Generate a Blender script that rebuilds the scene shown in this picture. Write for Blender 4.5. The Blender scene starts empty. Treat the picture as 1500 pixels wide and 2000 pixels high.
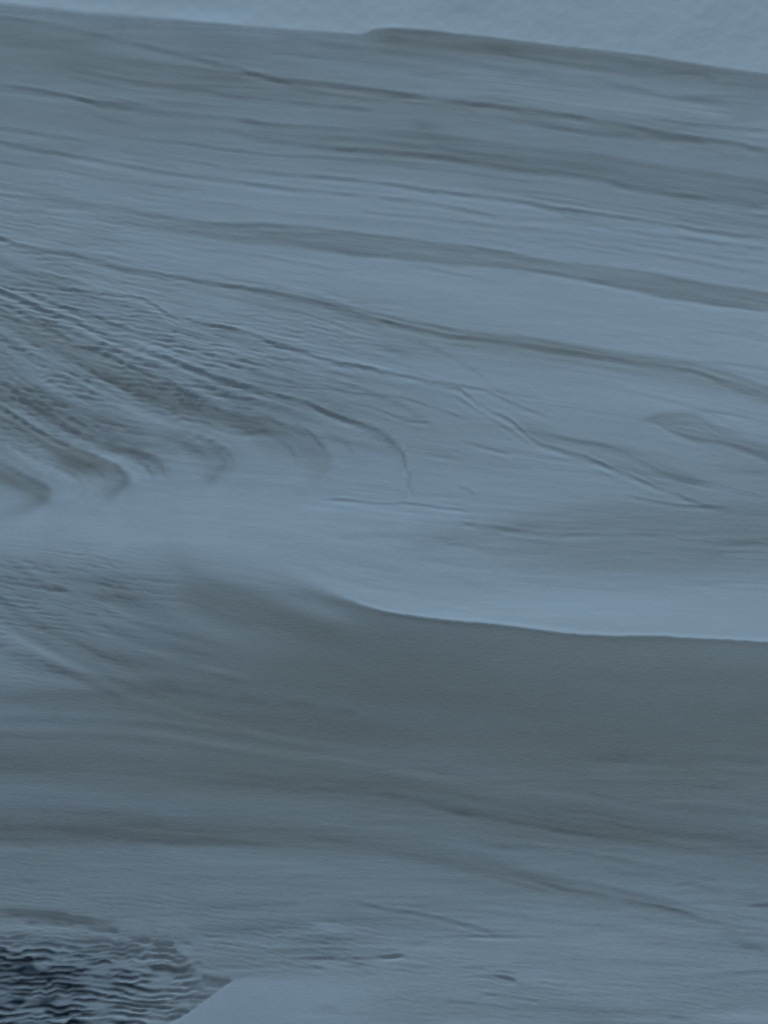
import bpy, math
import numpy as np

# ---------------- camera, sky, light, exposure ----------------
scene = bpy.context.scene
R = math.radians
PITCH, DIST, VFOV, SLOPE = R(32), 4.0, R(28), R(15)
FPX = 1000.0 / math.tan(VFOV / 2)                 # focal length in design units
CH = 3.0                                          # camera height
cam_d = bpy.data.cameras.new("camera"); cam = bpy.data.objects.new("camera", cam_d)
scene.collection.objects.link(cam); scene.camera = cam
cam.location = (0, 0, CH); cam.rotation_euler = (R(90) - PITCH, 0, 0)
cam_d.sensor_fit = 'VERTICAL'; cam_d.sensor_height = 24.0
cam_d.lens = 12.0 / math.tan(VFOV / 2); cam_d.clip_start = .05; cam_d.clip_end = 3000

SUN_EL = R(46)
w = bpy.data.worlds.new("World"); scene.world = w; w.use_nodes = True
nt = w.node_tree; bg = nt.nodes["Background"]
sky = nt.nodes.new("ShaderNodeTexSky"); sky.sky_type = 'NISHITA'; sky.sun_disc = False
sky.sun_elevation = SUN_EL; sky.sun_rotation = 0.0; sky.air_density = 1.0; sky.dust_density = 1.0
mixw = nt.nodes.new("ShaderNodeMix"); mixw.data_type = 'RGBA'
mixw.inputs[0].default_value = .62                 # overcast veil over the blue
mixw.inputs[7].default_value = (2.65, 3.45, 3.95, 1)
nt.links.new(sky.outputs[0], mixw.inputs[6]); nt.links.new(mixw.outputs[2], bg.inputs[0])
bg.inputs[1].default_value = .042
sd = bpy.data.lights.new("sun", 'SUN'); sun = bpy.data.objects.new("sun", sd); scene.collection.objects.link(sun)
sd.energy = 1.58; sd.angle = R(15); sd.color = (.505, .735, .94)
sun.rotation_euler = (R(90) - SUN_EL, 0, R(180))   # light comes from beyond the bank, towards the viewer
vs_ = scene.view_settings; vs_.view_transform = 'Standard'; vs_.look = 'None'; vs_.gamma = 1.0
vs_.exposure = 0.0; vs_.use_curve_mapping = False

scene.cycles.filter_width = 1.15
STEP_V, STEP_X = 1.7, .0021
import numpy as np
# ---------- design map: light and dark of the snow, traced as strata, lips and hollows ----------
U0, U1, V0, V1, DST = -600.0, 2100.0, -300.0, 2400.0, 1.5
us = np.arange(U0, U1 + 1e-6, DST); vs = np.arange(V0, V1 + 1e-6, DST)
UU, VV = np.meshgrid(us.astype(np.float32), vs.astype(np.float32))

def _hash(ix, iy, seed):
    h = (ix.astype(np.int64) * 374761393 + iy.astype(np.int64) * 668265263 + seed * 1442695041) & 0xffffffff
    h = ((h ^ (h >> 13)) * 1274126177) & 0xffffffff
    return ((h ^ (h >> 16)) & 0xffff).astype(np.float32) / 32767.5 - 1.0

def noise(x, y, seed=0):
    ix = np.floor(x); iy = np.floor(y); fx = x - ix; fy = y - iy
    fx = fx*fx*fx*(fx*(fx*6-15)+10); fy = fy*fy*fy*(fy*(fy*6-15)+10)
    a = _hash(ix, iy, seed); b = _hash(ix+1, iy, seed); c = _hash(ix, iy+1, seed); d = _hash(ix+1, iy+1, seed)
    return (a*(1-fx)+b*fx)*(1-fy) + (c*(1-fx)+d*fx)*fy

def fbm(x, y, seed=0, octs=3, gain=.5, lac=2.03):
    s = 0; a = 1; n = 0
    for k in range(octs):
        s = s + a*noise(x, y, seed+17*k); n += a; a *= gain; x = x*lac+3.7; y = y*lac+1.3
    return s/n

def sstep(x): x = np.clip(x, 0, 1); return x*x*(3-2*x)

def crv(pts, u=None):
    """smooth curve v(u) through points (monotone in u), extended straight outside"""
    if u is None: u = us
    p = np.array(sorted(pts), dtype=float); x, y = p[:,0], p[:,1]
    d = np.diff(y)/np.diff(x); m = np.zeros(len(x))
    m[1:-1] = (d[1:]+d[:-1])/2 if len(x) > 2 else 0
    m[0] = d[0]; m[-1] = d[-1]
    m[1:-1] = np.where(d[1:]*d[:-1] <= 0, m[1:-1]*.5, m[1:-1])
    k = np.clip(np.searchsorted(x, u)-1, 0, len(x)-2); h = x[k+1]-x[k]; t = (u-x[k])/h
    tt = np.clip(t, 0, 1)
    v = (2*tt**3-3*tt**2+1)*y[k]+(tt**3-2*tt**2+tt)*h*m[k]+(-2*tt**3+3*tt**2)*y[k+1]+(tt**3-tt**2)*h*m[k+1]
    v = v + np.where(t < 0, t*h*m[k], 0) + np.where(t > 1, (t-1)*h*m[k+1], 0)
    return v.astype(np.float32)

def wob(seed, amp=2.0, wl=60):   # small irregular wander of an edge
    return (noise(us/wl, us*0+seed*3.1, seed)+.5*noise(us/(wl*.37), us*0+seed*1.7, seed+5)).astype(np.float32)*amp

def prof(vals):
    """piecewise linear strength along u"""
    p = sorted(vals); return np.interp(us, [a for a,_ in p], [b for _,b in p]).astype(np.float32)

def win(a, b, fa=40, fb=40):
    return sstep((us-a)/fa)*sstep((b-us)/fb)

tone = np.zeros_like(UU)
def grid(rows, vals, cols=(0,375,750,1125,1500)):
    vals = np.array(vals, float)
    cc = np.stack([np.interp(us, cols, vals[i]) for i in range(len(rows))])     # rows x us
    # smooth along u
    out = np.empty((len(vs), len(us)), np.float32)
    k = np.clip(np.searchsorted(rows, vs)-1, 0, len(rows)-2); rows = np.array(rows, float)
    t = np.clip((vs-rows[k])/(rows[k+1]-rows[k]), 0, 1); t = sstep(t)[:,None]
    out[:] = cc[k]*(1-t)+cc[k+1]*t
    return out

def blur1(a, s, axis):
    n = int(3*s/DST); k = np.exp(-.5*((np.arange(-n, n+1)*DST)/s)**2); k /= k.sum()
    pad = [(0,0),(0,0)]; pad[axis] = (n, n); b = np.pad(a, pad, mode='edge'); L = a.shape[axis]
    F = np.fft.rfft(b, axis=axis); K = np.fft.rfft(k, n=b.shape[axis])
    K = K[:,None] if axis == 0 else K[None,:]
    r = np.fft.irfft(F*K, n=b.shape[axis], axis=axis)
    return (r[2*n:2*n+L] if axis == 0 else r[:, 2*n:2*n+L]).astype(np.float32)
def blur(a, s): return blur1(blur1(a, s, 0), s, 1)

upper = grid([0,100,200,300,400,500,600,700,800,900,1000,1100,1200,1300], [
 [108,106,110,112,112],[110,107,109,113,111],[107,109,110,114,115],[111,109,108,106,110],[117,115,117,115,110],
 [115,120,125,123,119],[114,118,124,129,128],[110,116,122,127,129],[108,112,119,125,127],[113,117,120,121,117],
 [122,126,125,121,115],[117,122,124,120,117],[112,118,130,130,128],[112,118,130,130,128]])
lower = grid([1050,1100,1150,1200,1250,1300,1350,1400,1450,1500,1600,1700,1750,1800,1900,2000,2100], [
 [118,116,96,98,98],[112,108,96,98,98],[108,104,92,96,96],[107,100,90,94,95],[108,94,88,93,95],[105,91,88,92,94],[99,90,88,91,93],[97,91,89,90,91],
 [93,95,91,90,90],[91,93,94,94,92],[92,94,95,97,95],[100,101,102,105,104],[105,104,105,109,108],[104,107,107,112,109],[100,110,112,114,111],[100,114,114,113,114],[100,114,114,113,114]])
upper = upper + 4.5*np.exp(-.5*((VV-230)/170)**2).astype(np.float32) + 1.0
upper = upper + 4*np.exp(-.5*(((UU-250)/420)**2+((VV-1025)/55)**2)).astype(np.float32)
lower = lower + 3.5*np.exp(-.5*(((UU-1050)/450)**2+((VV-1500)/35)**2)).astype(np.float32) + 2*sstep((VV-1690)/90) + 4*np.exp(-.5*(((UU-200)/380)**2+((VV-1060)/40)**2)).astype(np.float32) + 3.5*sstep((VV-1120)/80)*sstep((1720-VV)/200)
upper = blur(upper, 25); lower = blur(lower, 20)

warm = np.zeros_like(UU)     # greyer, warmer dirt strata, plus a shade tint following the dark of tone
def D(c): return VV - c[None,:]

def edge_mask(c, soft):      # 1 below the curve
    return sstep(.5 + D(c)/(2*np.maximum(soft, 1.0)[None,:]))

def line(pts, amp, wa=2.5, wb=4, a=None, b=None, fa=40, fb=40, w=None, wv=1.2, wl=40, seed=1, hl=0.35):
    """dark ledge along a curve: wa = reach above, wb = reach below, hl = light rim under it"""
    global tone
    c = crv(pts) + wob(seed, wv, wl)
    xs = [p[0] for p in pts]; a = min(xs) if a is None else a; b = max(xs) if b is None else b
    s = win(a-fa*.3, b+fb*.3, fa, fb) if w is None else prof(w)*win(a-fa*.3, b+fb*.3, fa, fb)
    s = s*(1+.55*noise(us/45., us*0+seed, seed+9))
    wa *= .85; wb *= .85
    d = D(c); g = np.where(d < 0, np.exp(-.5*(d/wa)**2), np.exp(-.5*(d/wb)**2))
    r = hl*np.exp(-.5*((d-2.2*wb-1.5)/(wb*.9+1))**2) + .5*hl*np.exp(-.5*((d+2.4*wa+1)/(wa+1))**2)
    tone += -1.15*amp*s[None,:]*(g-r)
    if amp > 5:                                   # finer broken layers beside the main one
        for q in range(3):
            o = (-1 if q == 1 else 1)*(wb+4+4.5*q)+wob(seed*7+q, 2.2, 90)
            sq = np.clip(noise(us/75., us*0+q*5.3, seed*13+q)*1.7, 0, 1)
            tone += -(.42*amp)*(s*sq)[None,:]*np.exp(-.5*((d-o[None,:])/(1.7+.5*q))**2)

def band(top, bot, amp, w=None, st=4, sb=10, a=-9e3, b=9e3, fa=60, fb=60, wm=0.0, seed=3, wv=1.5):
    global tone, warm
    ct = crv(top)+wob(seed, wv, 70); cb = crv(bot)+wob(seed+1, wv, 50)
    st = st if np.ndim(st) else np.full_like(us, st); sb = sb if np.ndim(sb) else np.full_like(us, sb)
    m = sstep(.5+D(ct)/(2*st[None,:]))*sstep(.5-D(cb)/(2*sb[None,:]))
    s = win(a, b, fa, fb); s = s if w is None else s*prof(w)
    m = m*s[None,:]
    dd = D(ct); sk = noise(UU/170.+seed, dd/6.5, seed+31)*.6+noise(UU/90.+seed, dd/3.2, seed+32)*.45
    tone += .68*amp*m*(1+.75*sk+.25*noise(UU/140., dd/16., seed+33)); warm += .8*wm*m

def blob(u, v, ru, rv, amp, ang=0, p=1.0, wm=0):
    global tone, warm
    c, s = np.cos(np.radians(ang)), np.sin(np.radians(ang)); du, dv = UU-u, VV-v
    x = du*c+dv*s; y = -du*s+dv*c
    g = np.exp(-.5*((x/ru)**2+(y/rv)**2)**p); tone += amp*g; warm += wm*g

def stroke(pts, amp, w0, w1=None, taper=True, wjit=.3, seed=1):
    """soft line along a free polyline (any direction)"""
    global tone
    P = np.array(pts, float); w1 = w0 if w1 is None else w1
    # densify with Catmull-Rom
    Q = [P[0]]
    for i in range(len(P)-1):
        p0 = P[max(i-1,0)]; p1 = P[i]; p2 = P[i+1]; p3 = P[min(i+2,len(P)-1)]
        for t in np.linspace(.1,1,10):
            Q.append(.5*((2*p1)+(-p0+p2)*t+(2*p0-5*p1+4*p2-p3)*t*t+(-p0+3*p1-3*p2+p3)*t**3))
    Q = np.array(Q); W = max(w0,w1)*4+4
    i0, i1 = [int(x) for x in np.clip([(Q[:,1].min()-W-V0)/DST, (Q[:,1].max()+W-V0)/DST+1], 0, len(vs))]
    j0, j1 = [int(x) for x in np.clip([(Q[:,0].min()-W-U0)/DST, (Q[:,0].max()+W-U0)/DST+1], 0, len(us))]
    u = UU[i0:i1,j0:j1]; v = VV[i0:i1,j0:j1]; best = np.full(u.shape, 1e9, np.float32); T = np.zeros_like(best)
    n = len(Q)-1
    for k in range(n):
        a, b = Q[k], Q[k+1]; ab = b-a; L = (ab**2).sum()+1e-9
        t = np.clip(((u-a[0])*ab[0]+(v-a[1])*ab[1])/L, 0, 1)
        d = (u-a[0]-t*ab[0])**2+(v-a[1]-t*ab[1])**2; m = d < best; best[m] = d[m]; T[m] = ((k+t)/n)[m]
    w = w0+(w1-w0)*T; Ls = np.sqrt((np.diff(Q, axis=0)**2).sum(1)).sum()
    s = (sstep(T*5)*sstep((1-T)*5) if taper else 1)*(1+wjit*noise(T*Ls/62.+seed, T*0+seed, seed))
    tone[i0:i1,j0:j1] += amp*s*np.exp(-.5*best/w**2)

frng = np.random.RandomState(7)
# ---- main edges
CREST_L = [(0,8),(100,18),(250,32),(400,44),(600,60),(700,66),(900,86)]
CREST_R = [(600,50),(700,58),(730,56),(790,54),(900,66),(1050,83),(1200,100),(1350,122),(1500,143)]
cl, cr_ = crv(CREST_L), crv(CREST_R)
tb = sstep((us-695)/40)
crest = cl*(1-tb)+cr_*tb + wob(31, 1.2, 80)
LIP = [(-400,1040),(0,1075),(150,1085),(300,1092),(420,1110),(500,1125),(575,1139),(650,1163),(750,1195),(850,1210),(975,1222),(1075,1234),(1175,1243),(1300,1245),(1400,1250),(1500,1255)]
lip = crv(LIP) + wob(41, .8, 90) + wob(42, .6, 16)
lsoft = prof([(0,45),(300,50),(480,45),(600,22),(700,6),(760,2.0),(1500,1.6)])
ml = edge_mask(lip, lsoft)
tone = upper*(1-ml)+lower*ml
# bright rim of the lip
dl = D(lip)
tone += prof([(560,0),(700,4),(950,7),(1350,7),(1500,5)])[None,:]*np.exp(-.5*((dl+4)/4.5)**2)*(dl < 3)
tone += prof([(560,0),(700,5),(900,6),(1500,3)])[None,:]*np.exp(-.5*((dl+30)/28)**2)*(dl < 0)
tone += prof([(700,0),(800,-6),(1500,-3)])[None,:]*np.exp(-.5*((dl-5)/5)**2)*(dl > 0)
tone += prof([(900,0),(1100,5),(1500,6)])[None,:]*np.exp(-.5*((dl-28)/20)**2)*(dl > 0)
warm += ml*prof([(0,.15),(300,.45),(600,.8),(1500,.7)])[None,:]*np.exp(-.5*((VV-1350)/150)**2)

# ---- upper bank strata
band(CREST_R, [(700,92),(1000,118),(1250,158),(1500,192)], -9, a=700, fa=60, st=3, sb=12, wm=.5)
line([(740,72),(900,90),(1050,100),(1200,116),(1400,152)], 5, 5, 8, seed=4)
line([(560,70),(700,92),(850,110),(1000,132),(1150,150),(1300,185),(1500,205)], 5, 4, 7, seed=5)
band([(600,112),(750,132),(900,140),(1050,158),(1250,185),(1500,215)],[(600,150),(750,168),(900,188),(1050,205),(1200,226),(1500,270)], 6, a=500, fa=200, st=12, sb=6)
line([(50,40),(180,65),(330,100),(450,130),(530,150),(640,163),(750,176),(900,198),(1050,215),(1200,240),(1320,262),(1400,272),(1500,292)], 15, 3, 6, a=0, w=[(0,.15),(250,.35),(450,.8),(900,1),(1500,.9)], seed=6)
band([(300,95),(530,152),(750,180),(1000,212),(1320,266),(1500,296)],[(300,150),(530,190),(750,215),(1000,240),(1320,290),(1500,315)], -4, a=350, fa=150, sb=20, wm=.25)
line([(520,152),(600,171),(700,190),(850,203)], 6, 2.5, 4, seed=7)
line([(140,138),(250,157),(350,172),(500,190),(600,200),(720,212)], 7, 2.5, 5, seed=8)
line([(1250,228),(1400,245),(1500,254)], 9, 2, 4, seed=81)
line([(1200,258),(1300,268),(1420,275)], 9, 4, 6, seed=82)
line([(0,165),(100,180),(200,203),(320,218),(430,230),(540,241),(680,250),(800,257),(900,268),(1050,288),(1200,306),(1350,330),(1500,352)], 15, 2.5, 5.5, a=-500, w=[(0,.7),(200,1),(500,.95),(700,.5),(900,.25),(1500,.25)], seed=9)
line([(0,176),(120,186),(260,206)], 5, 2, 5, a=-500, seed=91)
band([(200,208),(430,236),(700,254),(900,270),(1050,290),(1200,308),(1350,331),(1500,354)],[(200,240),(430,262),(650,290),(900,314),(1000,330),(1150,347),(1250,370),(1500,407)], -7, w=[(0,.2),(400,.5),(800,1),(1500,1.1)], st=5, sb=8, wm=.35, seed=10)
line([(430,255),(550,275),(650,288),(750,296),(900,312),(1000,328),(1150,345),(1250,368),(1400,390),(1500,405)], 11, 4, 5, w=[(430,.3),(700,1),(1150,1),(1500,.9)], seed=11)
line([(600,262),(800,282),(900,296),(1000,306)], 4, 3, 5, seed=12)
line([(0,250),(100,262),(160,272)], 6, 2, 3, a=-200, seed=121)
line([(215,290),(280,302),(400,320),(540,337),(650,346),(750,357),(850,372),(975,387),(1100,407),(1250,429),(1400,452),(1500,465)], 13, 2.5, 4.5, w=[(215,.3),(500,.6),(750,1),(1250,1),(1500,.8)], seed=13)
line([(-50,268),(50,287),(175,310),(275,327),(350,340),(500,359),(600,371),(750,385),(850,397),(975,420),(1100,430),(1275,457),(1500,485)], 11, 2.5, 5, a=-400, w=[(-50,.9),(350,1),(700,.9),(1100,.6),(1500,.9)], seed=14)
line([(700,412),(850,425),(925,435),(1100,455),(1250,478),(1400,500),(1500,512)], 7, 2.5, 4, seed=15)
line([(900,445),(1100,470),(1300,500),(1500,535)], 5, 2.5, 4, seed=151)
line([(1100,440),(1250,466),(1500,500)], 5, 2, 4, seed=152)
line([(0,315),(80,325),(170,342),(300,362),(420,372)], 6, 2, 4, a=-300, seed=16)
# taupe band E
ET = [(-100,372),(0,380),(140,395),(200,400),(300,417),(400,432),(500,433),(600,443),(683,453),(767,462),(867,475),(1000,492),(1050,502),(1200,522),(1350,547),(1500,570)]
EB = [(-100,400),(0,410),(200,430),(350,455),(500,477),(617,490),(683,500),(800,507),(867,517),(1000,525),(1150,550),(1300,582),(1500,608)]
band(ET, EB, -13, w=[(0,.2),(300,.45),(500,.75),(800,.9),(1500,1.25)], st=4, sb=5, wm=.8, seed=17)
line([(0,378),(140,394),(200,401),(300,417),(400,434),(560,440),(683,453),(867,476),(1000,493)], 6, 2.5, 5, a=-300, seed=18)
line([(450,462),(560,470),(700,496),(867,512),(1000,522),(1150,549),(1300,578),(1400,594),(1500,606)], 8, 5, 3, w=[(450,.4),(800,.5),(1200,1),(1500,1.3)], seed=19)
line([(500,450),(620,456),(760,474),(900,489)], 5, 2, 4, seed=20)
line([(330,488),(450,490),(600,516),(680,527)], 6, 2, 4, hl=.2, seed=21)
# dark ledge F
F = [(-100,425),(0,462),(60,483),(150,498),(183,508),(233,520),(283,528),(333,538),(400,548),(500,565),(567,577),(650,595),(717,617),(800,638),(883,655),(1000,669),(1100,684),(1200,700),(1350,724),(1475,762),(1500,768)]
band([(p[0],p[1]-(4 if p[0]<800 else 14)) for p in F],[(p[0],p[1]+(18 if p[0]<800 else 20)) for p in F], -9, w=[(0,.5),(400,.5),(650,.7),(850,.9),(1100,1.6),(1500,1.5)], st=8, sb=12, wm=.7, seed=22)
line(F, 17, 2.5, 5, a=-500, w=[(0,.6),(300,.8),(500,1.1),(800,1.1),(950,.6),(1200,.7),(1500,.7)], seed=23)
line([(500,558),(600,574),(700,603),(800,627),(900,645)], 9, 2.5, 3.5, seed=24)
line([(1000,655),(1100,672),(1250,695),(1350,708),(1475,745)], 5, 5, 7, seed=25)
band([(700,635),(850,672),(1000,690),(1200,716),(1400,750)],[(700,650),(850,700),(1000,722),(1200,745),(1400,770)], -5, a=700,b=1450, st=10, sb=20, seed=251, wm=.3)
line([(500,593),(583,610),(650,630),(700,645)], 8, 2, 3, seed=26)
# ledge G and companions
line([(40,527),(100,537),(150,547),(200,567),(250,577),(300,593),(317,606),(367,622),(433,636),(500,655),(533,670),(583,684),(617,698),(700,715),(783,733),(850,748),(900,762),(930,784),(967,807),(1000,822),(1040,857),(1083,877),(1150,895),(1200,915),(1250,937),(1300,957),(1367,983),(1500,1003)],
     17, 2.5, 4.5, w=[(40,.5),(250,.6),(400,.9),(700,1.1),(850,.8),(950,.55),(1050,1),(1200,.9),(1350,.5),(1500,.2)], seed=27, wv=2.2, wl=30)
line([(680,707),(800,735),(867,747),(900,753),(950,763),(1000,785),(1027,797),(1067,812),(1110,822)], 8, 2, 3.5, seed=28)
line([(880,765),(930,800),(990,835),(1040,868)], 6, 2, 4, seed=281)
line([(1010,822),(1117,860),(1183,870),(1233,890),(1283,917),(1333,937),(1380,942)], 8, 3, 5, w=[(1010,.4),(1150,.8),(1250,.8),(1333,1.5)], seed=29)
band([(1000,800),(1100,845),(1200,865),(1300,910),(1380,940)],[(1000,840),(1100,885),(1200,915),(1300,955),(1380,975)], -5, a=980,b=1400, st=10, sb=8, seed=30, wm=.2)
line([(1227,967),(1283,980),(1317,985),(1400,992)], 11, 2, 3, seed=32)
line([(917,1000),(1200,945),(1201,945)], 0)
band([(1240,825),(1283,807),(1350,803),(1417,838),(1500,862)],[(1240,827),(1283,824),(1350,858),(1443,876),(1500,900)], -12, a=1225, fa=70, st=9, sb=8, seed=33, wm=.5)
line([(1270,820),(1350,857),(1400,865),(1443,875),(1500,898)], 10, 5, 4, seed=34)
line([(1400,919),(1440,921),(1500,926)], 6, 2, 4, seed=35)
line([(600,753),(650,760),(717,770),(800,780),(850,797),(910,817)], 11, 2, 3, seed=36, w=[(600,1),(700,.8),(780,.5),(850,1),(910,1.4)], wl=25)
line([(667,783),(717,793),(783,815),(843,825)], 8, 2, 3, w=[(667,.6),(843,1.6)], seed=37)
line([(780,823),(843,825)], 8, 1.8, 2.2, fa=20, fb=20, seed=38)
line([(905,860),(950,873),(1000,888)], 10, 1.8, 3, seed=39)
line([(880,877),(905,884)], 7, 1.8, 3, fa=15, fb=15, seed=40)
stroke([(893,953),(915,955),(925,968)], -10, 2.2)
line([(820,884),(900,896)], 4, 2, 3, seed=42)
# left fan: ledges I, J, K, M, N with hooks
line([(33,553),(83,585),(133,603),(177,613),(217,633),(260,645)], 9, 2, 4, seed=43)
line([(-60,535),(0,567),(50,587),(100,613),(133,623),(167,638),(200,653),(240,673),(293,690),(333,703),(383,723),(433,743),(500,762),(550,775),(600,787),(643,807),(700,827),(740,841)],
     20, 2.5, 5, a=-400, w=[(0,1),(200,1),(300,.8),(500,.8),(643,1.1),(740,.6)], fb=30, seed=44, wv=2, wl=28)
band([(100,605),(240,668),(383,718),(500,757),(640,803)],[(100,630),(240,700),(383,752),(500,788),(640,830)], -5, a=100,b=680, sb=14, seed=441)
stroke([(725,833),(752,850),(770,870),(785,885)], -8, 5, 5)
stroke([(750,855),(770,872)], -5, 7, 7)
stroke([(787,880),(789,897),(791,920)], -20, 2.2, 2.0)
stroke([(799,918),(800,935),(797,957)], -17, 1.8, 2.4)
stroke([(797,955),(808,959)], -8, 2); stroke([(791,960),(788,985)], -4, 4)
stroke([(690,860),(710,880),(708,930)], -2.5, 4)
JT = [(-60,575),(7,608),(33,624),(67,633),(117,655),(150,675),(200,692),(250,715),(300,738),(350,762),(400,787),(450,806),(500,815),(533,821),(577,840),(610,862),(650,900)]
JB = [(-60,600),(33,650),(100,685),(160,723),(233,762),(317,800),(400,832),(467,850),(560,852),(610,870),(650,900)]
band(JT, JB, -8, a=-500, b=625, fb=80, w=[(0,.6),(150,.9),(260,1.4),(520,1.5),(600,.9)], st=4, sb=9, wm=.4, seed=45)
line(JT[:-1], 12, 2.5, 6, a=-400, w=[(0,1.4),(150,1),(300,.9),(600,.6)], seed=46, wv=2.5, wl=25)
line([(160,723),(317,797),(400,830),(467,848),(520,846)], 8, 3, 3, seed=47)
stroke([(570,828),(603,845),(625,868),(637,880)], -9, 2.2, 2.2)
stroke([(600,858),(632,888),(630,925),(600,958)], -10, 9, 14); stroke([(640,870),(655,900),(645,940)], 4, 8)
stroke([(480,860),(540,868),(600,880),(615,920)], -5, 18, 12)
# the fan: nested strata between the main tracks, all turning down into hooks
FAN = [ [(-80,440),(60,487),(200,514),(350,541),(500,565),(650,600),(800,650),(900,700),(980,760),(1040,830)],
        [(-80,480),(60,530),(200,568),(320,612),(433,640),(583,684),(717,722),(830,770),(900,830),(925,900)],
        [(-80,528),(0,567),(100,613),(200,653),(333,703),(433,743),(560,778),(700,827),(780,880),(797,955)],
        [(-80,565),(7,608),(90,645),(200,692),(300,738),(400,787),(500,815),(590,845),(636,885),(628,945)],
        [(-80,640),(0,690),(60,735),(150,780),(233,815),(317,838),(390,858),(430,885),(440,912),(418,945)],
        [(-80,700),(0,745),(50,790),(110,828),(160,860),(220,880),(280,893),(320,910),(330,935),(310,962)],
        [(-80,765),(0,797),(50,827),(100,855),(140,874),(180,890),(220,906),(246,930),(240,955),(205,982)],
        [(-80,875),(0,907),(25,920),(45,930),(60,938),(75,946),(90,958),(92,972),(78,985),(40,1002)] ]
FAN = np.array(FAN, float); 
save_tone = tone; tone = np.zeros_like(tone)
for a_, n_ in ((0,4),(1,7),(2,6),(3,9),(4,8),(5,7),(6,7)):
    for q in range(n_):
        f = (q+.5+frng.uniform(-.3,.3))/n_; p = FAN[a_]*(1-f)+FAN[a_+1]*f
        p[:,1] += frng.normal(0, 2.0, len(p)); k1 = 10 if frng.rand() < .35 else 8
        drk = frng.rand() < .62; amp = -frng.uniform(5.5, 11.5) if drk else frng.uniform(4, 8)
        if a_ == 0: amp *= .5
        stroke(p[:k1], amp, frng.uniform(1.7,3.2), frng.uniform(2.2,4.8), seed=300+a_*10+q, wjit=.75)
for a_ in range(2, 8):
    stroke(FAN[a_], -9, 2.2, 6.5, seed=400+a_, wjit=.3); p = FAN[a_].copy(); p[:,1] += 9; stroke(p[:8], 4.5, 4, 6, seed=410+a_)
fan_layer = .85*tone; tone = save_tone
for pts_, wd, am_ in (([(430,800),(520,835),(590,868),(612,905),(600,940)],15,-5.5),([(300,838),(370,868),(415,895),(420,920),(395,945)],13,-6),([(200,862),(260,888),(295,910),(300,935)],11,-6),
    ([(90,868),(160,900),(215,925),(222,948),(195,975)],13,-6.5),([(0,925),(45,945),(72,960),(62,985),(15,1002)],11,-5)):
    stroke(pts_, am_, wd, wd*.9, seed=int(wd)+480, wjit=.25)
for pts_, wd, am_ in (([(300,790),(400,835),(480,870),(520,910)],11,4.5),([(230,800),(320,850),(355,880),(362,920)],9,4.5),([(110,840),(200,885),(258,915),(270,950)],9,5),([(0,880),(80,920),(130,950),(140,985)],11,4)):
    stroke(pts_, am_, wd, wd, seed=int(wd)+490, wjit=.25)
# wind scour cuts the strata into small level steps
def stepped(img, amp, wl, seed):
    sh = amp*np.sin(6.2832*(VV/wl+.5*noise(UU/110., VV/40., seed)+.25*noise(UU/30., VV/16., seed+1)))/DST
    y = np.clip(np.arange(len(vs), dtype=np.float32)[:,None]+sh, 0, len(vs)-1.01); i = y.astype(np.int32); f = y-i
    c = np.arange(len(us))[None,:]
    return img[i,c]*(1-f)+img[i+1,c]*f
tone = tone+stepped(fan_layer, 2.3, 12.5, 431)
# light ridge then K1
stroke([(140,745),(233,787),(283,812),(367,847),(417,868),(460,880)], 9, 7, 8)
band([(-50,720),(60,750),(167,800),(233,818),(300,833),(367,853),(417,873),(445,905)],[(-50,760),(60,790),(167,830),(233,845),(300,862),(360,885),(420,905),(445,930)], -9, b=450, fb=50, st=8, sb=10, wm=.2, seed=48)
stroke([(400,862),(430,885),(437,907),(420,933),(390,945)], -10, 8, 9)
stroke([(360,880),(390,905),(380,930)], -4, 12)
band([(0,770),(100,800),(200,845),(283,882),(310,905)],[(0,790),(100,830),(200,880),(260,900),(300,915)], -11, b=325, fb=50, st=6, sb=6, seed=49, wm=.2)
stroke([(250,868),(290,890),(310,912),(325,930)], -5, 8, 9)
# light ridge then M
stroke([(-60,770),(33,806),(83,829),(133,856),(200,888),(240,903),(262,930),(250,960)], 11, 7, 7)
MT = [(-80,770),(0,797),(33,817),(67,838),(100,855),(150,877),(200,895),(233,913),(250,935)]
band(MT, [(-80,800),(0,830),(67,870),(110,900),(150,925),(200,925),(250,945)], -12, a=-400, b=258, fb=30, w=[(0,.5),(67,.9),(150,1.2),(240,1)], st=4, sb=16, wm=.6, seed=50)
line(MT[:-1], 12, 2.5, 5, a=-300, w=[(0,1),(100,1),(233,.5)], seed=51, fb=30)
stroke([(215,905),(240,925),(240,945),(222,965),(198,985)], -14, 8, 9)
stroke([(-60,895),(0,890),(60,902),(110,930),(110,960)], 5, 10, 12)
NT = [(-80,880),(0,907),(33,925),(67,940),(92,955)]
band(NT, [(-80,930),(0,945),(40,965),(92,985)], -13, a=-500, b=108, fb=30, st=5, sb=15, wm=.6, seed=52)
stroke([(40,930),(80,952),(85,970),(62,990),(10,1005),(-60,1010)], -9, 9, 9)
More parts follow.
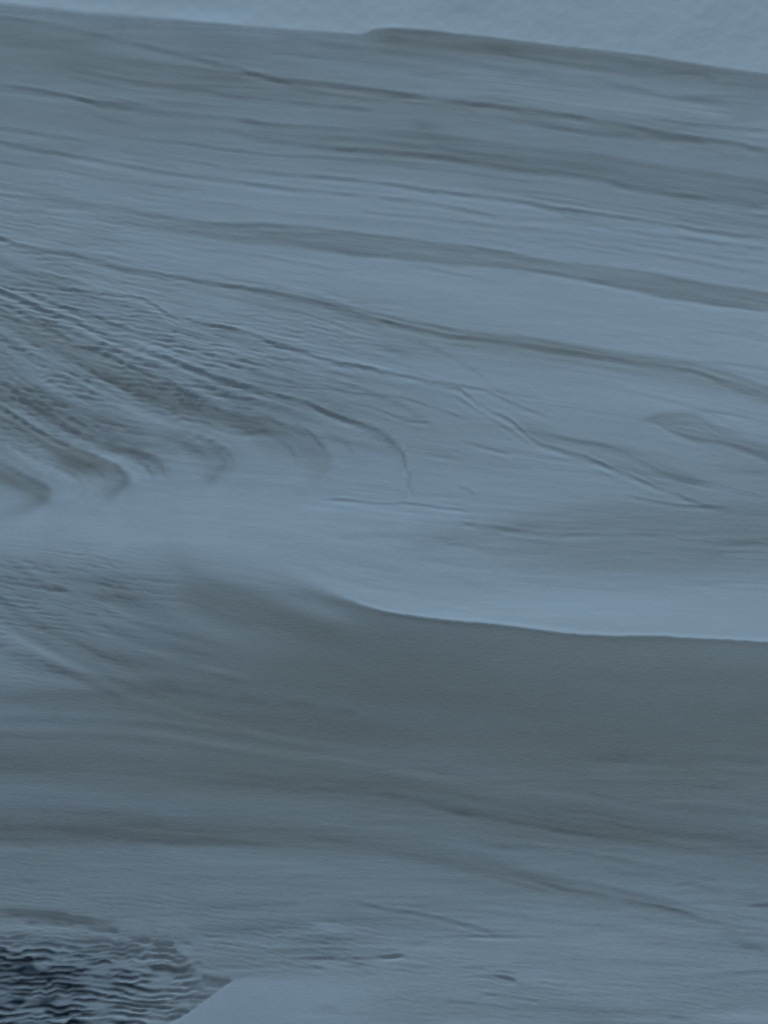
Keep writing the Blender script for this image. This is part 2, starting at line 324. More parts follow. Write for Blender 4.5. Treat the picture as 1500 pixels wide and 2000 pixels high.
# middle lines
line([(627,977),(667,976),(733,983),(800,983),(867,993),(917,998)], 15, 1.6, 2.5, fa=50, fb=25, seed=53)
band([(600,985),(800,990),(950,1003)],[(600,1010),(800,1025),(950,1035)], 4, a=560,b=980, fa=100, st=4, sb=15)
line([(903,1020),(930,1024),(975,1030),(1075,1042),(1175,1043),(1300,1047),(1350,1056),(1500,1062)], 10, 2, 4, w=[(903,1.4),(940,1.2),(1075,.9),(1200,.6),(1350,.7),(1440,1),(1500,.8)], fa=20, seed=54)
band([(880,1018),(1075,1000),(1200,985),(1500,985)],[(880,1090),(1075,1110),(1300,1125),(1500,1125)], -6, a=700, fa=200, st=25, sb=25, wm=.5, seed=55)
line([(840,1057),(930,1068),(960,1075)], 4, 3, 5, seed=56)
line([(1230,1080),(1300,1090),(1340,1096)], 4, 3, 5, seed=57)
line([(660,1045),(760,1043),(900,1055)], 3, 3, 8, seed=58)
# ---- lower left soft edges
band([(340,1098),(420,1128),(500,1160),(580,1188),(640,1212),(700,1225)],[(340,1190),(420,1215),(500,1235),(600,1245),(700,1255)], -9, a=330, b=760, fa=60, fb=120, st=10, sb=30, wm=.3, seed=60)
blob(352,1090,45,22,-6,20)
blob(575,1172,60,16,9,22); blob(650,1202,50,11,9,20); blob(420,1160,90,24,5,22)
blob(390,1155,60,20,-5,15); blob(330,1185,50,16,6,20); blob(400,1230,70,14,7,12); blob(480,1240,60,12,5,5)
stroke([(150,1120),(260,1170),(340,1215),(420,1260)], -6, 14, 12)
stroke([(-60,1130),(0,1172),(50,1210),(100,1235),(175,1265),(250,1290),(340,1312)], -11, 6, 9)
stroke([(-60,1115),(10,1158),(60,1188),(120,1222),(220,1262),(300,1290)], 3.5, 4, 7)
stroke([(-60,1180),(0,1225),(100,1280),(230,1317),(330,1328)], 5, 9, 8)
stroke([(-60,1225),(0,1263),(75,1299),(175,1324),(300,1340),(460,1352)], -11, 7, 9)
stroke([(-60,1285),(0,1312),(120,1332),(200,1345)], 8, 8, 8)
for q in range(26):
    o_ = frng.uniform(-95, 75); x0 = frng.uniform(-60, 260); ln_ = frng.uniform(120, 300)
    base_ = [(x, 1172+o_+(x*.62 if x < 60 else 37+(x-60)*(.46+.0002*o_) - max(x-260,0)*.18)) for x in np.linspace(x0, x0+ln_, 5)]
    stroke(base_, frng.choice([-1,-1,1])*frng.uniform(3, 6.5), frng.uniform(2.2, 4), frng.uniform(3, 6), seed=700+q, wjit=.6)
line([(0,1362),(250,1352),(450,1362),(700,1395)], 5, 6, 10, a=-300, seed=61)
for k,(v0,amp) in enumerate([(1392,6),(1405,-6),(1422,7),(1437,-6)]):
    stroke([(-200,v0-4),(0,v0),(150,v0+2),(300,v0+12),(430,v0+32),(560,v0+52),(700,v0+72)], 0.8*amp, 4, 5, seed=k+3)
stroke([(250,1412),(375,1443),(450,1456),(520,1465),(650,1484),(760,1503),(850,1520),(960,1540)], 4.5, 4, 5)
stroke([(300,1425),(420,1448),(560,1473),(700,1498)], -4, 3, 5)
band([(0,1462),(200,1470),(500,1490),(750,1520),(1000,1560),(1250,1600),(1500,1632)],[(0,1500),(300,1520),(500,1545),(750,1570),(1000,1612),(1250,1650),(1500,1685)], -9, w=[(0,.9),(300,.5),(700,.9),(1100,1.2),(1500,1.1)], st=20, sb=14, wm=.2, seed=62)
line([(600,1540),(750,1552),(900,1590),(1020,1610),(1130,1630),(1250,1645),(1400,1668)], 6, 4, 5, seed=63)
stroke([(950,1530),(1075,1552),(1175,1567),(1325,1590),(1500,1608),(1700,1630)], 6, 5, 6)
stroke([(1130,1548),(1250,1575),(1340,1590),(1500,1600)], -5, 4, 6)
line([(1150,1480),(1300,1478),(1420,1483),(1500,1490)], 4, 6, 12, seed=64)
band([(0,1590),(250,1598),(475,1618),(650,1632),(750,1645),(925,1675),(1050,1708),(1175,1735),(1350,1775)],[(0,1645),(250,1648),(475,1655),(650,1660),(750,1678),(925,1708),(1050,1740),(1175,1760),(1350,1797)], -12, b=1420, fb=150, w=[(0,1),(400,1),(800,.7),(1050,1.1),(1400,.5)], st=16, sb=7, wm=.4, seed=65)
line([(990,1708),(1050,1722),(1110,1740),(1180,1748)], 8, 3, 4, seed=66)
line([(1215,1760),(1262,1767),(1300,1775),(1367,1792)], 8, 3, 5, seed=67)
line([(1310,1729),(1355,1728)], 9, 2.5, 3, fa=20, fb=20, seed=68); line([(1360,1717),(1402,1720)], 8, 2.5, 3, fa=20, fb=20, seed=69)
line([(1455,1771),(1500,1769)], 9, 2.5, 3, fa=20, b=1560, seed=70)
blob(1380,1736,22,4,-7,15)
line([(960,1655),(1100,1660),(1250,1690)],4,3,5,seed=71); line([(1180,1700),(1290,1712)],4,3,5,seed=72)
band([(0,1340),(300,1362),(600,1395),(900,1430)],[(0,1378),(300,1400),(600,1440),(900,1475)], -5, b=900, fb=250, st=12, sb=12, wm=.2, seed=620)
band([(0,1520),(300,1540),(600,1565),(900,1615)],[(0,1565),(300,1578),(600,1605),(900,1650)], 5, b=950, fb=250, st=14, sb=12, seed=621)
band([(0,1652),(400,1658),(700,1672),(1000,1740)],[(0,1700),(400,1705),(700,1720),(1000,1780)], 5, b=1000, fb=250, st=10, sb=20, seed=622)
band([(500,345),(800,372),(1100,412),(1500,470)],[(500,400),(800,425),(1100,455),(1500,505)], 3, a=400, fa=200, st=12, sb=12, seed=623)
band([(0,60),(300,110),(500,150)],[(0,140),(300,180),(500,205)], -3, a=-200, b=560, fb=150, st=25, sb=20, wm=.3, seed=624)
# ---- foreground
line([(690,1763),(767,1778),(817,1785),(867,1797),(933,1813),(970,1827)], 12, 2.2, 4.5, w=[(690,.6),(780,1.2),(850,.9),(970,.5)], seed=73)
band([(690,1766),(800,1785),(930,1815)],[(690,1800),(800,1822),(930,1835)], -5, a=640,b=980, sb=12)
line([(860,1830),(967,1831),(1060,1834),(1130,1842)], 12, 2, 2.6, w=[(860,.5),(920,1.2),(967,1),(1050,.6),(1130,.3)], seed=74, hl=.7, fb=80)
blob(545,1812,65,9,-9,-3); blob(700,1798,40,6,-9,3); blob(640,1836,42,7,-14,-2); blob(640,1812,26,8,9,8); blob(600,1822,60,10,3)
blob(812,1845,18,4,-9,-5); blob(420,1815,70,8,-4)
line([(560,1874),(640,1872),(700,1873),(760,1870),(795,1866)], 11, 2.5, 3, w=[(560,.5),(700,1),(775,1.6),(795,1.2)], fa=60, fb=20, seed=75)
line([(515,1881),(560,1884),(633,1890)], 9, 2.5, 3.5, fb=20, fa=20, seed=76, hl=.6)
blob(698,1885,14,4,-13,0); blob(600,1858,60,6,-5); blob(650,1890,30,3.5,6,5)
blob(830,1853,45,4,6,3)
line([(905,1907),(950,1908),(985,1911),(1010,1915)], 16, 2, 3.5, w=[(905,.3),(960,.7),(990,1.2),(1010,1.2)], fa=30, fb=14, seed=77)
line([(940,1944),(980,1946),(1020,1951),(1055,1959)], 12, 2, 3, fa=25, fb=20, seed=78, hl=.5)
line([(872,1958),(930,1960)], 8, 2, 3, fa=20, fb=20, seed=79); line([(900,1890),(950,1893)], 5, 3, 4, fa=20, fb=20, seed=80)
stroke([(622,1978),(636,1964),(648,1966),(665,1980)], -8, 5, 5); blob(655,1981,40,2.5,-5,2)
blob(610,1985,40,5,5)
line([(1395,1899),(1430,1899),(1500,1900)], 11, 2.5, 3.5, w=[(1395,.6),(1450,1.1),(1500,.9)], b=1580, fa=40, seed=83, hl=.5)
blob(1465,1851,20,5,-12,4); stroke([(1400,1815),(1440,1835),(1470,1850),(1540,1868)], -5, 8, 8)
line([(1305,1986),(1353,1990)], 10, 2.5, 3, fa=20, fb=30, seed=84); blob(1470,1990,50,10,8)
blob(1160,1990,40,12,-4,20); blob(1450,1925,60,16,-4); blob(1010,1925,40,7,-4,15); blob(1150,1830,120,12,3)

# ---- mound edge bottom (light snow before the dark hollow)
ME = [(200,2085),(330,2000),(365,1980),(400,1956),(432,1932),(448,1920),(462,1915),(500,1912),(560,1912),(640,1916)]
me = crv(ME); me = np.where(us > 640, 1916+(us-640)*.03, me).astype(np.float32) + wob(85, .8, 30)
msoft = prof([(200,2),(450,2),(480,6),(560,14),(700,30)])
mm = sstep(.5+D(me)/(2*msoft[None,:]))*prof([(0,1),(640,1),(760,.0)])[None,:]
mound_mask = mm
tgt = 117+3*np.exp(-.5*((D(me)-25)/25)**2)
# ---- dark rippled hollow
bx = (UU-30)/330.0; by = (VV-1915)/92.0
rh = np.sqrt(np.where(UU < 30, (UU-30)/900., bx)**2 + np.where(VV > 1915, (VV-1915)/260., by)**2)
hollow = sstep(1.25-rh)                 # 1 in the core
right = sstep((470-UU-.0*VV)/170)*sstep((VV-1795)/70)
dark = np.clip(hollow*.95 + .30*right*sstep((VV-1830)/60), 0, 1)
def ripple(wl, ln, seed, warp=1.0, dip=0.0, lens=0.0, und=.26):
    """level wavelets: pale crests, thin dark troughs, drawn out sideways and stepping a little"""
    v = VV-dip*UU
    ph = v/wl + warp*(und*noise(UU/(ln*.42), v/(wl*2.6), seed+1)+.10*noise(UU/(ln*.2), v/(wl*1.1), seed+2)) + .55*noise(UU/(ln*2.2), v/(wl*3.4), seed+3)
    q = np.cos(6.2832*ph); q = np.where(q < 0, -np.abs(q)**1.8, q*.5)
    am = np.clip(.6+1.1*noise(UU/(ln*.9), v/(wl*1.2), seed+4), .04, 1.5)
    r = q*am
    if lens:
        n = noise(UU/(ln*.7)+.3*noise(UU/40,v/20,seed+7), v/(wl*.6)+.5*noise(UU/ln,v/24,seed+1), seed+6)
        r = r-lens*np.clip(n*1.9-.35, -.3, 1.1)
    return r
r1 = ripple(13.5, 70, 201, 1.0, .05, .4, .40)*.75+ripple(9.6, 44, 202, 1.0, -.06, .25, .32)*.6 + .18*fbm(UU/60, VV/20, 203)
pit = (89 + 44*np.clip(r1*1.5,-1.25,.55) - 16*sstep((rh*-1+.75)*1.6))
pmask = np.clip(hollow, 0, 1)*(1-mm)
tone = tone*(1-pmask)+pit*pmask
tone += (right*(1-pmask)*(1-mm))*(24*np.clip(r1*1.3,-1.3,.45)-3)
nm = (1-mm)
for (a,va,b,vb,am,w) in [(167,1812,236,1818,-18,3),(250,1832,295,1836,-18,2.8),(298,1843,342,1843,-17,3),(300,1852,348,1857,-18,3.5),(288,1892,388,1896,-30,4.5),(390,1909,458,1919,-24,4),(355,1924,445,1925,-20,3),(330,1957,430,1945,-16,5),(60,1792,240,1800,-12,4),(0,1783,140,1786,-14,4),(45,1800,150,1803,-16,3),(300,1965,390,1975,-10,3)]:
    stroke([(a,va),((a+b)/2,(va+vb)/2+1),(b,vb)], am, w*.8, w, seed=int(a))
stroke([(300,1872),(330,1863),(350,1862)],-8,3)
WT = [(-100,1768),(0,1773),(60,1775),(150,1786),(200,1799),(245,1817)]
band(WT, [(-100,1790),(0,1793),(100,1800),(180,1812),(245,1822)], -13, b=255, fb=40, st=3, sb=8, seed=86)
stroke([(-60,1808),(60,1812),(160,1822),(240,1830)], 8, 6, 6)
tone = tone*(1-mm)+np.maximum(tgt+.0*tone, 0)*mm + mm*(tone-117)*.0
# keep small marks on the mound
_t = tone; blob(640,1970,14,6,-7,0); blob(655,1981,40,2.5,-4,2); blob(610,1986,40,5,3)

# ---- far field above the crest
me_c = sstep(.5 - (VV-crest[None,:])/(2*prof([(0,6),(500,3.5),(750,3),(1500,3.5)])[None,:]))
field = 134+5.5*fbm(UU/130, VV/55, 301, 4)+6*fbm(UU/22,VV/15,302,4)+1.6*noise(UU/5.,VV/4.,305)
dc = VV-crest[None,:]
field += prof([(0,9),(300,9),(600,8),(750,3),(1100,2),(1500,3)])[None,:]*np.exp(-.5*((dc+13)/12)**2)
field += -5*np.exp(-.5*(((UU-905)/28)**2+((VV-12)/10)**2)) 
tone = tone*(1-me_c)+field*me_c
warm *= (1-me_c)

# ---- fine strata + ripples all over
mot = fbm(UU/34, VV/24, 311, 4)
FL = [[(-300,-60),(0,0),(750,60),(1500,140)], [(-300,110),(0,165),(320,218),(800,257),(1500,352)], [(-300,230),(0,275),(500,357),(1000,392),(1500,470)],
      [(-300,330),(0,385),(500,450),(1000,508),(1500,588)], [(-300,360),(0,462),(400,548),(800,638),(1200,700),(1500,768)],
      [(-300,460),(0,565),(240,673),(500,762),(800,830),(1200,900),(1500,960)], [(-300,640),(0,797),(250,905),(600,950),(1000,1000),(1500,1040)],
      [(-300,1050),(0,1075),(500,1125),(750,1195),(1175,1243),(1500,1255)], [(-300,1150),(0,1262),(200,1325),(700,1400),(1500,1450)],
      [(-300,1480),(0,1480),(500,1520),(1000,1590),(1500,1660)], [(-300,1620),(0,1620),(500,1650),(1000,1715),(1500,1810)],
      [(-300,1880),(0,1880),(700,1870),(1500,1900)], [(-300,2400),(0,2400),(1500,2400)]]
C = np.stack([crv(p) for p in FL]); C = np.maximum.accumulate(C, axis=0)
S = np.zeros_like(UU); base = np.array([np.median(c) for c in C])
for k in range(len(C)-1):
    h = np.maximum(C[k+1]-C[k], 8)[None,:]; t = np.clip((VV-C[k][None,:])/h, 0, 1)
    S += t*(base[k+1]-base[k])
S += base[0]+np.minimum(VV-C[0][None,:], 0)
def mask(pts):   # sum of soft blobs
    m = 0
    for (u,v,ru,rv,a) in pts: m = m + a*np.exp(-.5*(((UU-u)/ru)**2+((VV-v)/rv)**2))
    return np.clip(m, 0, 1)
inside = (1-me_c)*(1-pmask)*(1-mm)
wall = ml*sstep((UU-450)/250)*np.exp(-(np.maximum(np.abs(VV-1350)-80,0)/60)**2)
st = noise(UU/210.+.4*noise(UU/90,S/30,401), S/7.5, 402)*.6+noise(UU/120., S/3.6, 403)*.4
stm = .55+.6*fbm(UU/300, S/70, 404)
tone += inside*(1-.8*wall)*4.4*st*stm*(1-.55*mask([(1100,590,260,45,1),(1150,760,200,45,1),(350,1010,330,45,1),(1100,1180,400,45,1)]))
tone += inside*(1-.7*wall)*3.0*fbm(UU/260, S/38, 405, 3)
# horizontal wavy ripples
mB = mask([(650,650,150,60,.35),(200,430,200,60,.35),(120,640,210,120,.9),(330,720,200,90,.75),(60,800,150,70,.8),(540,700,130,50,.45),(60,480,150,50,.6),(30,370,120,50,.4),(820,690,70,30,.15)])
mC = 1.25*mask([(50,1115,120,45,.9),(80,1190,140,60,.75),(200,1150,120,40,.5),(60,1290,160,40,.4)])
mD = mask([(60,1700,200,60,.5),(230,1745,200,40,.45),(100,1420,200,80,.3),(280,1825,160,30,.6),(90,1560,200,60,.25),(620,1840,160,40,.35),(900,1920,180,50,.45),(560,1850,150,40,.4),(1200,1960,200,40,.3),(1450,1900,120,60,.3)])
r2 = ripple(10.2, 60, 211, 1.0, .12)*.75+ripple(7.8, 46, 212, 1.0, .26)*.5
r2 = np.clip(r2*1.5, -1.5, .65)
tb_ = blur(tone, 7)
fade = 1-.8*sstep((VV-880)/50)*(VV<1020)
tone += inside*(13*mB*fade*r2*np.clip((123-tb_)/9,.6,1.3) + 13*mC*r2 + 10*mD*r2)
r3 = np.clip(ripple(12, 60, 221, 1., .5)*1.6,-1.3,.9)
fs = .65*noise(UU/95.+.5*noise(UU/50,S/18,411), S/6.5, 412)*.65+noise(UU/60., S/3.6, 413)*.35
tone += inside*mB*fade*(7*np.clip(fs*1.6,-1.3,.9)+5*fbm(UU/120,S/16,414,2))
tone += inside*mask([(90,740,90,70,1),(150,800,90,40,.7)])*4.5*r3
# hairline layers following the bank
for q,(lu,lv,am_) in enumerate(((560.,15.,7.5),(420.,10.,5.),(700.,24.,6.))):
    hn = noise(UU/lu+.1*q, S/lv+.25*noise(UU/90.,S/60.,540+q), 550+q)
    hl_ = -np.exp(-(hn/.11)**2)+.45*np.exp(-((hn-.26)/.13)**2)
    hm = np.clip(.34+1.25*noise(UU/230., S/30., 560+q), 0, 1.15)
    zone = sstep((1240-VV)/80)*(1-.75*mask([(1050,590,240,35,1),(350,1000,330,45,1),(1100,1185,450,50,1.2),(1000,740,160,30,.6),(250,1025,420,50,1.1)])) + .55*sstep((VV-1440)/80)
    tone += inside*am_*hl_*hm*zone*(1-.5*mB)
hs = noise(UU/70., VV/3.6, 521)*.6+noise(UU/150., VV/6.5, 522)*.6
tone += inside*sstep((VV-1440)/80)*4.4*hs*np.clip(.6+.9*fbm(UU/200,VV/50,523,2),.1,1.4)
tone += inside*sstep((1250-VV)/60)*1.6*hs
# grain: slight roughness of the snow
tone += (1-.3*pmask)*(1.1*noise(UU/4.2, VV/3.4, 501)+.8*noise(UU/11., VV/6., 502)+.8*fbm(UU/45,VV/28,503,2))
tone = tone + .4*sstep((VV-1730)/40)*(1-pmask)*(tone-blur(tone, 12))
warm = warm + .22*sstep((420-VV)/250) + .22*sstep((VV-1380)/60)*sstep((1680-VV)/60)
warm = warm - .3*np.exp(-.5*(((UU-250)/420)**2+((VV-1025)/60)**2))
warm = np.clip(.62*warm + inside*(.2*fbm(UU/400, S/45, 505,3)+.12+.28*sstep((124-blur(tone,12))/20)), 0, 1)  # base tint rises where tone darkens: shade worked into the snow colour
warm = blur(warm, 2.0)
tone = tone.astype(np.float32)
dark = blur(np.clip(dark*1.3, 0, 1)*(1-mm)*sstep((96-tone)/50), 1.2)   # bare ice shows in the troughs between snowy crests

# ---------------- relief: heights solved from slopes that shade to the tone map ----------------
def lookup(img, u, v):
    x = np.clip((u-U0)/DST, 0, len(us)-1.001); y = np.clip((v-V0)/DST, 0, len(vs)-1.001)
    i = x.astype(np.int32); j = y.astype(np.int32); fx = (x-i).astype(np.float32); fy = (y-j).astype(np.float32)
    return (img[j,i]*(1-fx)+img[j,i+1]*fx)*(1-fy)+(img[j+1,i]*(1-fx)+img[j+1,i+1]*fx)*fy

TK = [(50,62),(62,56),(70,50),(77,45),(83.5,40),(90,36),(97,32),(103.5,28),(109,24),(115,20),(121,16),(126,12),(130,8),(135,4),(140,0),(143,-4),(146,-8),(149,-12)]
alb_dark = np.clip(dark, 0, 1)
corr = np.array([[-2, -2, -2, -2, -2, -2, -2], [0, 0, 0, 0, 0, 0, 0], [0, 0, 0, 0, 0, 0, 0], [1, 0, -3, -3, 0, 1, 1], [-2, -3, -2, -1, 1, 2, 1], [-1, 1, 3, 4, 5, 5, 3], [0, 1, 1, 1, 2, 2, 2], [0, 0, 0, 0, 0, 0, 0], [0, -2, -3, 0, 0, 0, -1]], np.float32)                         # brightness correction, put into the slopes as slight tilt
cg = np.stack([np.interp(us, np.linspace(0,1500,corr.shape[1]), r) for r in corr])
cv = np.clip((vs-0)/2000*(corr.shape[0]-1), 0, corr.shape[0]-1.001); ci = cv.astype(int); cf = (cv-ci)[:,None]
corrf = blur((cg[ci]*(1-cf)+cg[ci+1]*cf).astype(np.float32), 30)
eff = np.maximum(tone + corrf + 1.0*(tone-blur(tone, 5)) + 50*alb_dark, 50)   # bare ice is darker in itself, so needs less tilt
theta = np.interp(eff, [k[0] for k in TK], [k[1] for k in TK]).astype(np.float32)
SL = np.tan(np.radians(theta)).astype(np.float32)

sp, cp = math.sin(PITCH), math.cos(PITCH)
def project(x, y, z):
    dz = z-CH; depth = y*cp-dz*sp; up = y*sp+dz*cp
    depth = np.maximum(depth, .2)
    return 750+FPX*x/depth, 1000-FPX*up/depth
yc, zc = DIST*cp, CH-DIST*sp
def plane_y(v):     # where a picture row meets the mean slope of the bank
    a = PITCH+np.arctan((v-1000)/FPX); t = np.tan(a)
    # CH - t*y = zc + tan(SLOPE)*(y-yc)
    return (CH-zc+math.tan(SLOPE)*yc)/(t+math.tan(SLOPE))
VROW = np.arange(2190, -150, -STEP_V); ys = plane_y(VROW)
xs = np.arange(-1.5, 1.5+1e-6, STEP_X)
nx, ny = len(xs), len(ys)
X, Y = np.meshgrid(xs, ys); H0 = zc+math.tan(SLOPE)*(Y-yc); H = H0.copy()
LAM, MU = .045, .05
dy = np.diff(ys); yw = np.gradient(ys)
def solve(s_edge):
    """least squares heights: slope along y as wanted, gentle across x, held loosely to the mean bank"""
    dx = STEP_X
    rhs = np.zeros((ny, nx)); g = s_edge*dy[:,None]
    c = (1/dy)[:,None]
    rhs[:-1] -= g*c; rhs[1:] += g*c
    rhs += MU*yw[:,None]*H0
    # cosine transform along x
    def dct(a):
        b = np.concatenate([a, a[:, ::-1]], 1); F = np.fft.rfft(b, axis=1)[:, :nx]
        return (F*np.exp(-1j*np.pi*np.arange(nx)/(2*nx))).real
    def idct(a):
        F = a*np.exp(1j*np.pi*np.arange(nx)/(2*nx)); F = np.concatenate([F, np.zeros((ny,1))], 1)
        return np.fft.irfft(F, n=2*nx, axis=1)[:, :nx]
    Rk = dct(rhs); ev = (2-2*np.cos(np.pi*np.arange(nx)/nx))/dx**2
    lo = np.zeros(ny); up = np.zeros(ny); lo[1:] = -1/dy; up[:-1] = -1/dy
    dg = np.zeros(ny); dg[1:] += 1/dy; dg[:-1] += 1/dy
    diag = dg[:,None]+yw[:,None]*(MU+LAM*ev[None,:])
    cpn = np.zeros((ny,nx)); d = np.zeros((ny,nx))
    cpn[0] = up[0]/diag[0]; d[0] = Rk[0]/diag[0]
    for j in range(1, ny):
        m = diag[j]-lo[j]*cpn[j-1]; cpn[j] = up[j]/m; d[j] = (Rk[j]-lo[j]*d[j-1])/m
    for j in range(ny-2, -1, -1): d[j] -= cpn[j]*d[j+1]
    return idct(d)
for it in range(7):
    Um, Vm = project(X[:-1], (Y[:-1]+Y[1:])/2, (H[:-1]+H[1:])/2)
    s = lookup(SL, Um, Vm)
    Hn = solve(s.astype(np.float64))
    H = Hn if it == 0 else (.35*H+.65*Hn)
Uv, Vv = project(X, Y, H)
A_warm = lookup(warm, Uv, Vv); A_dark = lookup(alb_dark, Uv, Vv)
# ---- extend to the horizon
def grow(step, far, k=1.18):
    o = []; d = step; a = 0
    while a < far: a += d; o.append(a); d *= k
    return np.array(o)
gx = grow(STEP_X*2, 400.); gb = grow(STEP_X*2, 60.); gf = grow(STEP_X*3, 900.)
xe = np.concatenate([xs[0]-gx[::-1], xs, xs[-1]+gx]); ye = np.concatenate([ys[0]-gb[::-1], ys, ys[-1]+gf])
ix = np.clip(np.arange(len(xe))-len(gx), 0, nx-1); iy = np.clip(np.arange(len(ye))-len(gb), 0, ny-1)
Xe, Ye = np.meshgrid(xe, ye); He = H[np.ix_(iy, ix)]
dxo = np.maximum(np.abs(Xe)-xs[-1], 0); dyf = np.maximum(Ye-ys[-1], 0); dyb = np.maximum(ys[0]-Ye, 0)
far = H[-1].mean()+.12*(1-np.exp(-dyf/1.5))*0+.35*noise(Xe/7., Ye/5., 901)*sstep(dyf/6)+1.4*noise(Xe/60., Ye/45., 902)*sstep(dyf/30)
near = H[0].mean()-.03*np.minimum(dyb, 3)+0*dyb
side = np.interp(Ye, ys, H.mean(1))
wx = np.exp(-(dxo/1.8)**2); tgt_h = np.where(dyf > 0, far, np.where(dyb > 0, near, side+.25*noise(Xe/3., Ye/2.2, 903)*sstep(dxo/3)))
wy = np.exp(-((dyf+dyb)/.9)**2)
He = He*wx*wy+tgt_h*(1-wx*wy)
We = A_warm[np.ix_(iy, ix)]*wx*wy; De = A_dark[np.ix_(iy, ix)]*np.exp(-((dxo+dyb)/1.2)**2)
NY, NX = He.shape
# normals of the whole relief, shared by its pieces
P = np.stack([Xe, Ye, He], -1)
du = np.gradient(He, axis=1)/np.gradient(xe)[None,:]; dv = np.gradient(He, axis=0)/np.gradient(ye)[:,None]
Nn = np.stack([-du, -dv, np.ones_like(du)], -1); Nn /= np.linalg.norm(Nn, axis=-1, keepdims=True)
# ---- which piece every face belongs to
Xc = (Xe[:-1,:-1]+Xe[1:,1:])/2; Yc = (Ye[:-1,:-1]+Ye[1:,1:])/2; Hc = (He[:-1,:-1]+He[1:,1:]+He[1:,:-1]+He[:-1,1:])/4
Uc, Vc = project(Xc, Yc, Hc)
uq = np.clip(Uc, U0, U1)
cq = np.interp(uq, us, crest); lq = np.interp(uq, us, lip)
mq = np.interp(uq, us, me)+np.clip(uq-640, 0, 900)*.06
piece = np.where(Vc < lq, 1, 2)
piece[(Vc < cq)] = 0; piece[Yc > ys[-1]+.4] = 0
piece[(Vc > mq) & (Yc < yc)] = 3
md = (lookup(alb_dark, Uc, Vc) > .22) & (piece == 2) & (Yc < yc); piece[md] = 4
piece[(Yc < ys[0]-.25)] = 5

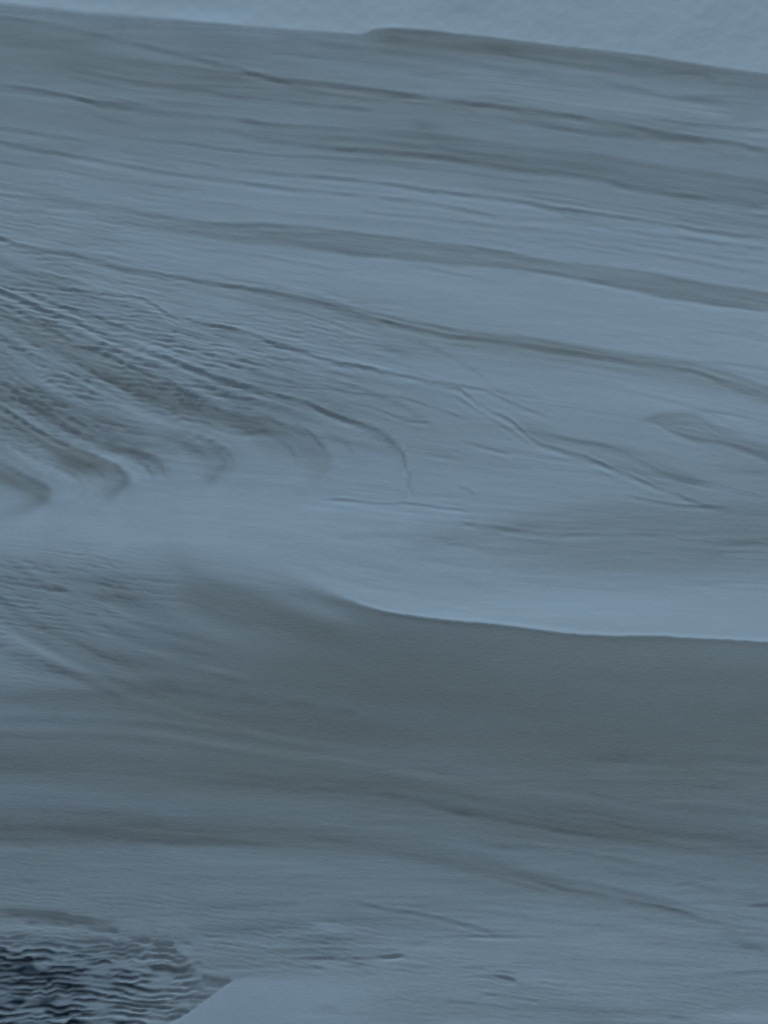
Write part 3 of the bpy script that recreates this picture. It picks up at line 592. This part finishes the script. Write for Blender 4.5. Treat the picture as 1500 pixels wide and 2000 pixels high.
# ---------------- materials ----------------
def mk(name):
    m = bpy.data.materials.new(name); m.use_nodes = True; return m, m.node_tree.nodes, m.node_tree.links, m.node_tree.nodes["Principled BSDF"]
def snow_material():
    m, n, l, b = mk("wind_packed_snow")
    def attr(nm):
        a = n.new("ShaderNodeAttribute"); a.attribute_name = nm; return a.outputs["Fac"]
    def mix(f, c1, c2):
        x = n.new("ShaderNodeMix"); x.data_type = 'RGBA'; l.new(f, x.inputs[0])
        if isinstance(c1, tuple): x.inputs[6].default_value = c1
        else: l.new(c1, x.inputs[6])
        x.inputs[7].default_value = c2; return x.outputs[2]
    tc = n.new("ShaderNodeTexCoord")
    c = mix(attr("sediment_shade"), SNOW_COL, SED_SHADE_COL)
    # faint mottling of grain size in the snow
    ns = n.new("ShaderNodeTexNoise"); ns.inputs["Scale"].default_value = 9; ns.inputs["Detail"].default_value = 6; ns.inputs["Roughness"].default_value = .65
    mp = n.new("ShaderNodeMapping"); mp.inputs["Scale"].default_value = (1, 2.2, 3); l.new(tc.outputs["Object"], mp.inputs[0]); l.new(mp.outputs[0], ns.inputs["Vector"])
    mr = n.new("ShaderNodeMapRange"); mr.inputs[1].default_value = .35; mr.inputs[2].default_value = .7; mr.inputs[3].default_value = 0; mr.inputs[4].default_value = .16
    l.new(ns.outputs[0], mr.inputs[0]); c = mix(mr.outputs[0], c, (.56, .62, .67, 1))
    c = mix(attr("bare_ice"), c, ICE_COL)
    l.new(c, b.inputs["Base Color"])
    rr = n.new("ShaderNodeMapRange"); rr.inputs[3].default_value = .95; rr.inputs[4].default_value = .6; l.new(attr("bare_ice"), rr.inputs[0]); l.new(rr.outputs[0], b.inputs["Roughness"])
    b.inputs["Specular IOR Level"].default_value = .15
    # crystal grain
    g1 = n.new("ShaderNodeTexNoise"); g1.inputs["Scale"].default_value = 260; g1.inputs["Detail"].default_value = 3
    l.new(tc.outputs["Object"], g1.inputs["Vector"])
    mq = n.new("ShaderNodeMapping"); mq.inputs["Scale"].default_value = (.6, 1.5, 1.5); l.new(tc.outputs["Object"], mq.inputs[0])   # wind brushed, drawn out sideways
    g2 = n.new("ShaderNodeTexNoise"); g2.inputs["Scale"].default_value = 110; g2.inputs["Detail"].default_value = 4; l.new(mq.outputs[0], g2.inputs["Vector"])
    b1 = n.new("ShaderNodeBump"); b1.inputs["Strength"].default_value = .5; b1.inputs["Distance"].default_value = .0007; l.new(g1.outputs[0], b1.inputs["Height"])
    b2 = n.new("ShaderNodeBump"); b2.inputs["Strength"].default_value = .5; b2.inputs["Distance"].default_value = .0007; l.new(g2.outputs[0], b2.inputs["Height"]); l.new(b1.outputs[0], b2.inputs["Normal"])
    l.new(b2.outputs[0], b.inputs["Normal"])
    return m
SNOW_COL = (.66, .70, .735, 1); SED_SHADE_COL = (.50, .485, .435, 1); ICE_COL = (.02, .04, .062, 1)
snow = snow_material()

# ---------------- the pieces of ground ----------------
def make_piece(k, name, **props):
    jj, ii = np.nonzero(piece == k)
    a = jj*NX+ii; quads = np.stack([a, a+1, a+1+NX, a+NX], 1).astype(np.int64)
    used, inv = np.unique(quads.ravel(), return_inverse=True)
    me_ = bpy.data.meshes.new(name)
    nv, nf = len(used), len(quads)
    me_.vertices.add(nv); me_.vertices.foreach_set("co", P.reshape(-1,3)[used].astype(np.float32).ravel())
    me_.loops.add(nf*4); me_.loops.foreach_set("vertex_index", inv.astype(np.int32).ravel())
    me_.polygons.add(nf); me_.polygons.foreach_set("loop_start", (np.arange(nf)*4).astype(np.int32))
    me_.polygons.foreach_set("use_smooth", np.ones(nf, bool))
    me_.update(calc_edges=True)
    for nm, arr in (("sediment_shade", We), ("bare_ice", De)):
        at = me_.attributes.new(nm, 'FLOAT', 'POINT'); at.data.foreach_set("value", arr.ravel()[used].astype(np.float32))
    me_.normals_split_custom_set_from_vertices(Nn.reshape(-1,3)[used].astype(np.float32))
    me_.materials.append(snow)
    o = bpy.data.objects.new(name, me_); scene.collection.objects.link(o)
    for p_, v_ in props.items(): o[p_] = v_
    return o
make_piece(0, "snow_field", kind="structure", label="pale open snow field lying beyond the dark crest of the drift")
make_piece(1, "snow_drift", category="snow drift", label="broad wind-carved snow drift with grey strata and curling ledges, under the pale snow field")
make_piece(2, "snow_drift", category="snow drift", label="lower snow drift with the smooth dark hollow face below the crisp lip")
make_piece(3, "snow_mound", category="snow mound", label="smooth low mound of snow in front, with a clean edge against the dark rippled ice")
make_piece(4, "rippled_ice", kind="structure", label="dark rippled bare ice in the near left hollow")
make_piece(5, "ground", kind="structure", label="snow covered ground under the viewer")
